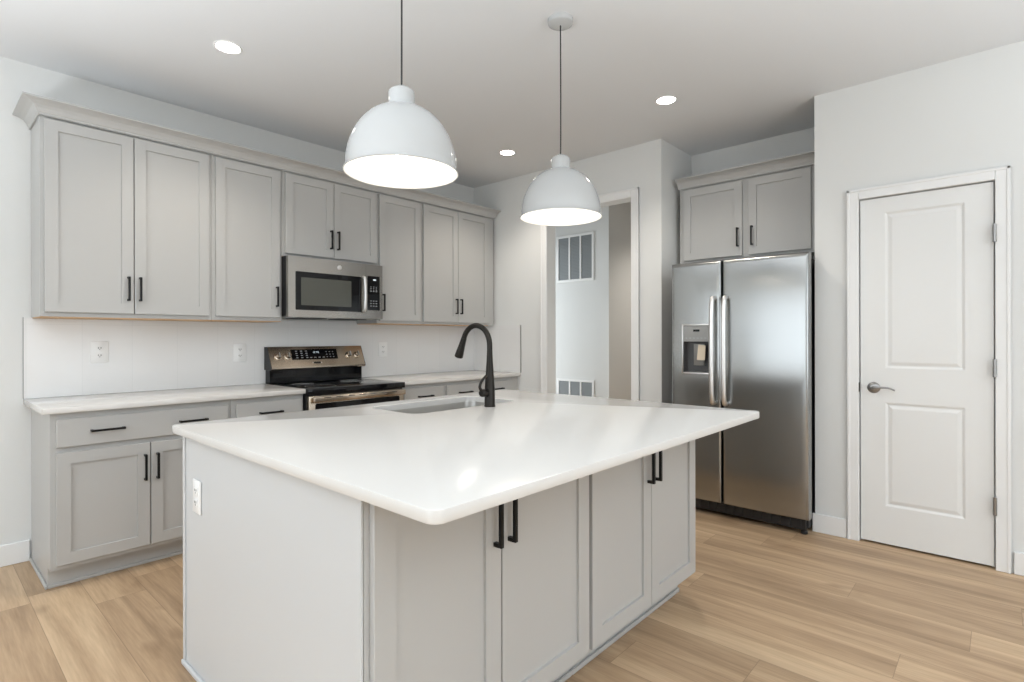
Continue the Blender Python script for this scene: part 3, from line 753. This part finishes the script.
# counter with sink cut-out
def island_top():
    x0, x1, y0, y1 = .689, 2.624, .828, 2.4325
    bm = bmesh.new()
    def ring(ins, r, z): return [bm.verts.new((u, v, z)) for u, v in rounded(x0+ins, x1-ins, y0+ins, y1-ins, r, 8)]
    SX0, SX1, SY0, SY1 = 1.505, 2.195, 1.940, 2.310
    def hole(ex, r, z): return [bm.verts.new((u, v, z)) for u, v in rounded(SX0-ex, SX1+ex, SY0-ex, SY1+ex, r, 8)]
    O = [ring(.003, .027, .914), ring(.0009, .029, .9131), ring(0, .03, .911), ring(0, .03, .887), ring(.0009, .029, .8849), ring(.003, .027, .884)]
    Hh = [hole(.002, .062, .914), hole(0, .06, .912), hole(0, .06, .884)]
    for S in (O, Hh):
        for a, b in zip(S, S[1:]):
            n = len(a)
            for i in range(n): bm.faces.new((a[i], a[(i+1) % n], b[(i+1) % n], b[i]))
    def fill(a, b):
        es = []
        for L in (a, b):
            n = len(L)
            for i in range(n): es.append(bm.edges.get((L[i], L[(i+1) % n])))
        bmesh.ops.triangle_fill(bm, edges=es, use_beauty=True)
    fill(O[0], Hh[0]); fill(O[-1], Hh[-1])
    o = obj('island_worktop', bm, M['quartz'], smooth=True)
    tag(o, 'large white quartz worktop of the island with the sink cut-out', 'worktop')
    # undermount sink
    t = thing('sink', 'undermounted stainless sink bowl in the island worktop', 'sink', (1.85, 2.125, .70))
    bm = bmesh.new()
    def rg(ex, r, z): return [bm.verts.new((u, v, z)) for u, v in rounded(SX0-ex, SX1+ex, SY0-ex, SY1+ex, r, 8)]
    S = [rg(.022, .075, .8815), rg(.022, .075, .8832), rg(.004, .060, .8832), rg(.003, .058, .878), rg(-.004, .056, .735), rg(-.010, .055, .712), rg(-.022, .05, .702), rg(-.040, .04, .700)]
    for a, b in zip(S, S[1:]):
        n = len(a)
        for i in range(n): bm.faces.new((a[i], a[(i+1) % n], b[(i+1) % n], b[i]))
    bm.faces.new(S[-1])
    o = obj('bowl', bm, M['sinks'], t, smooth=True)
    obj('drain', lathe([(0, .7015), (.040, .7015), (.044, .7035), (.055, .7035), (.057, .7005)], (1.85, 2.17, 0), 32), M['nickel'], t, smooth=True)
island_top()

def make_faucet():
    fx, fy, z = 1.920, 1.882, .9142
    t = thing('faucet', 'dark bronze pull-down gooseneck faucet on the island', 'faucet', (fx, fy, z))
    bm = lathe([(0, 0), (.0275, 0), (.028, .006), (.0262, .010), (.0258, .07), (.0245, .10), (.0205, .16), (.0160, .22), (.0142, .26), (.0136, .275), (0, .275)], (fx, fy, z), 32)
    obj('body', bm, M['bronze'], t, smooth=True)
    r = .096; pts = [(fx, fy, z+.272)]
    zc = z+.300; cy = fy+r
    for k in range(0, 21):
        a = R(180-k*8.0); pts.append((fx, cy+r*math.cos(a), zc+r*math.sin(a)*1.05))
    last = Vector(pts[-1]); d = (Vector(pts[-1])-Vector(pts[-2])).normalized()
    sp = obj('spout', tube(pts, .0135, 16), M['bronze'], t, smooth=True)
    hp = [last-d*.004, last+d*.010, last+d*.045, last+d*.075, last+d*.100, last+d*.104]
    obj('spray_head', tube(hp, [.0142, .0150, .0175, .0205, .0225, .020], 20), M['bronze'], sp, smooth=True)
    obj('spray_button', B(fx-.005, fx+.005, last.y+.020, last.y+.036, last.z-.068, last.z-.042, bev=.003), M['plasb'], sp)
    # side handle with lever
    h = obj('handle', lathe([(0, -.062), (.014, -.062), (.019, -.056), (.0195, -.030), (.0150, -.020), (.0150, -.006)], (fx, fy, z+.070), 24, 'X'), M['bronze'], t, smooth=True)
    pth = smooth_path([(fx-.050, fy, z+.072), (fx-.064, fy+.004, z+.098), (fx-.060, fy-.004, z+.128), (fx-.038, fy-.016, z+.158)], 7)
    n = len(pth); obj('lever', tube(pth, [.0085-.0035*i/n for i in range(n)], 12), M['bronze'], h, smooth=True)
make_faucet()

# ------------------------------------------------------------------ pendants and downlights
def pendant(x, y, zr, label, watts):
    t = thing('pendant_lamp', label, 'pendant lamp', (x, y, zr), 'white dome pendant lamps over the island')
    R0 = .198; hh = .235
    outer = [(R0, 0), (R0+.002, .003), (R0, .007)]
    for k in range(0, 17):
        a = R(90*k/16*.86); outer.append((R0*.985*math.cos(a)**.92, .012+(hh-.012)*math.sin(a)/math.sin(R(90*.86))))
    outer += [(.046, hh+.002)]
    inner = [(r-.004 if i else r-.003, max(h-.004, .001)) for i, (r, h) in enumerate(outer)][::-1]
    bm = bmesh.new(); lathe([(r, h) for r, h in outer], (x, y, zr), 64, bm=bm)
    obj('shade', bm, M['enamel'], t, smooth=True)
    bm = lathe(inner+[(R0, 0)], (x, y, zr), 64); li = obj('shade_lining', bm, M['shadein'], t, smooth=True); li['label'] = 'bright white inside of the shade'
    cap = [(.046, hh+.0005), (.046, hh+.050), (.0445, hh+.054), (.036, hh+.061), (.026, hh+.068), (.012, hh+.072), (.0045, hh+.076), (0, hh+.076)]
    obj('cap', lathe(cap, (x, y, zr), 40), M['enamel'], t, smooth=True)
    obj('cord', tube([(x, y, zr+hh+.075), (x+.001, y, (zr+H)/2+.1), (x, y, H-.028)], .0032, 10), M['plasb'], t, smooth=True)
    obj('canopy', lathe([(0, -.030), (.010, -.030), (.052, -.027), (.060, -.022), (.062, -.014), (.062, -.0005), (0, -.0005)], (x, y, H), 40), M['enamel'], t, smooth=True)
    bm = bmesh.new(); prof = [(0, .042), (.020, .047), (.030, .062), (.033, .080), (.028, .102), (.016, .125), (.014, .150)]
    b = obj('bulb', lathe(prof, (x, y, zr+.015), 32, bm=bm), M['bulb'], t, smooth=True); b['label'] = 'glowing bulb'
    obj('socket', lathe([(.0145, .150), (.020, .152), (.020, .212), (0, .212)], (x, y, zr+.005), 24), M['white'], t, smooth=True)
    l = bpy.data.lights.new('pendant_light', 'POINT'); l.energy = watts; l.color = (1, .93, .84); l.shadow_soft_size = .03
    o = bpy.data.objects.new('pendant_light', l); COL.objects.link(o); o.parent = t; o.location = (0, 0, .035)
pendant(1.170, 1.580, 1.835, 'white dome pendant lamp nearer the camera, larger in view', .8)
pendant(2.135, 1.605, 1.838, 'white dome pendant lamp farther away, nearer the fridge', .8)
def downlight(x, y, label, watts=26, z=H):
    t = thing('downlight', label, 'ceiling light', (x, y, z-.004), 'round recessed ceiling downlights')
    obj('trim_ring', lathe([(.057, -.001), (.059, -.004), (.066, -.005), (.070, -.002), (.070, -.0003)], (x, y, z), 40), M['white'], t, smooth=True)
    l = obj('lens', lathe([(0, -.0026), (.0565, -.0026), (.0565, -.0008)], (x, y, z), 40), M['led'], t); l['label'] = 'glowing lens'
    s = bpy.data.lights.new('downlight_beam', 'SPOT'); s.energy = watts; s.color = (1, .92, .82); s.spot_size = R(125); s.spot_blend = .7; s.shadow_soft_size = .05
    o = bpy.data.objects.new('downlight_beam', s); COL.objects.link(o); o.parent = t; o.location = (0, 0, -.01)
downlight(1.144, 3.071, 'ceiling downlight above the left wall cabinets')
downlight(3.373, 3.094, 'ceiling downlight between the two pendants, near the doorway corner')
downlight(3.325, 1.639, 'ceiling downlight nearest the refrigerator')

# ------------------------------------------------------------------ return air grilles in the hall
def grille(z0, z1, label):
    y0, y1 = 3.305, 3.812
    t = thing('return_air_grille', label, 'air grille', (5, (y0+y1)/2, z0), 'return air grilles on the hall wall')
    W = west(4.9995); bm = bmesh.new(); f = .028
    for a in ((y0, y1, z0, z0+f), (y0, y1, z1-f, z1), (y0, y0+f, z0+f, z1-f), (y1-f, y1, z0+f, z1-f)):
        box(bm, *a, 0, .012, bev=.002, seg=1)
    w = (y1-y0-2*f)
    for k in (1, 2): u = y0+f+w*k/3; box(bm, u-.011, u+.011, z0+f, z1-f, 0, .011, bev=.002, seg=1)
    obj('frame', mapped(W, bm), M['white'], t)
    bk = obj('backing', mapped(W, slab(y0+f, y1-f, z0+f, z1-f, .0015)), M['grille'], t)
    bm = bmesh.new(); n = 30
    for i in range(n):
        v = z0+f+.004+(z1-z0-2*f-.008)*i/(n-1)
        prism([(0, 0), (0, .001), (.007, .007), (.007, .006)], lambda a, b, c, v=v: (4.9975-a, c, v+.003-b), y0+f, y1-f, bm)
    l = obj('louvres', bm, M['grille'], t); l['label'] = 'grey slanted louvres'
grille(1.875, 2.405, 'upper return air grille on the hall wall')
grille(.30, .785, 'lower return air grille on the hall wall, partly hidden by the island')
downlight(5.7, 2.3, 'added out-of-view downlight brightening the hall beyond the doorway', 45)  # extra fixture added out of view to light the hall
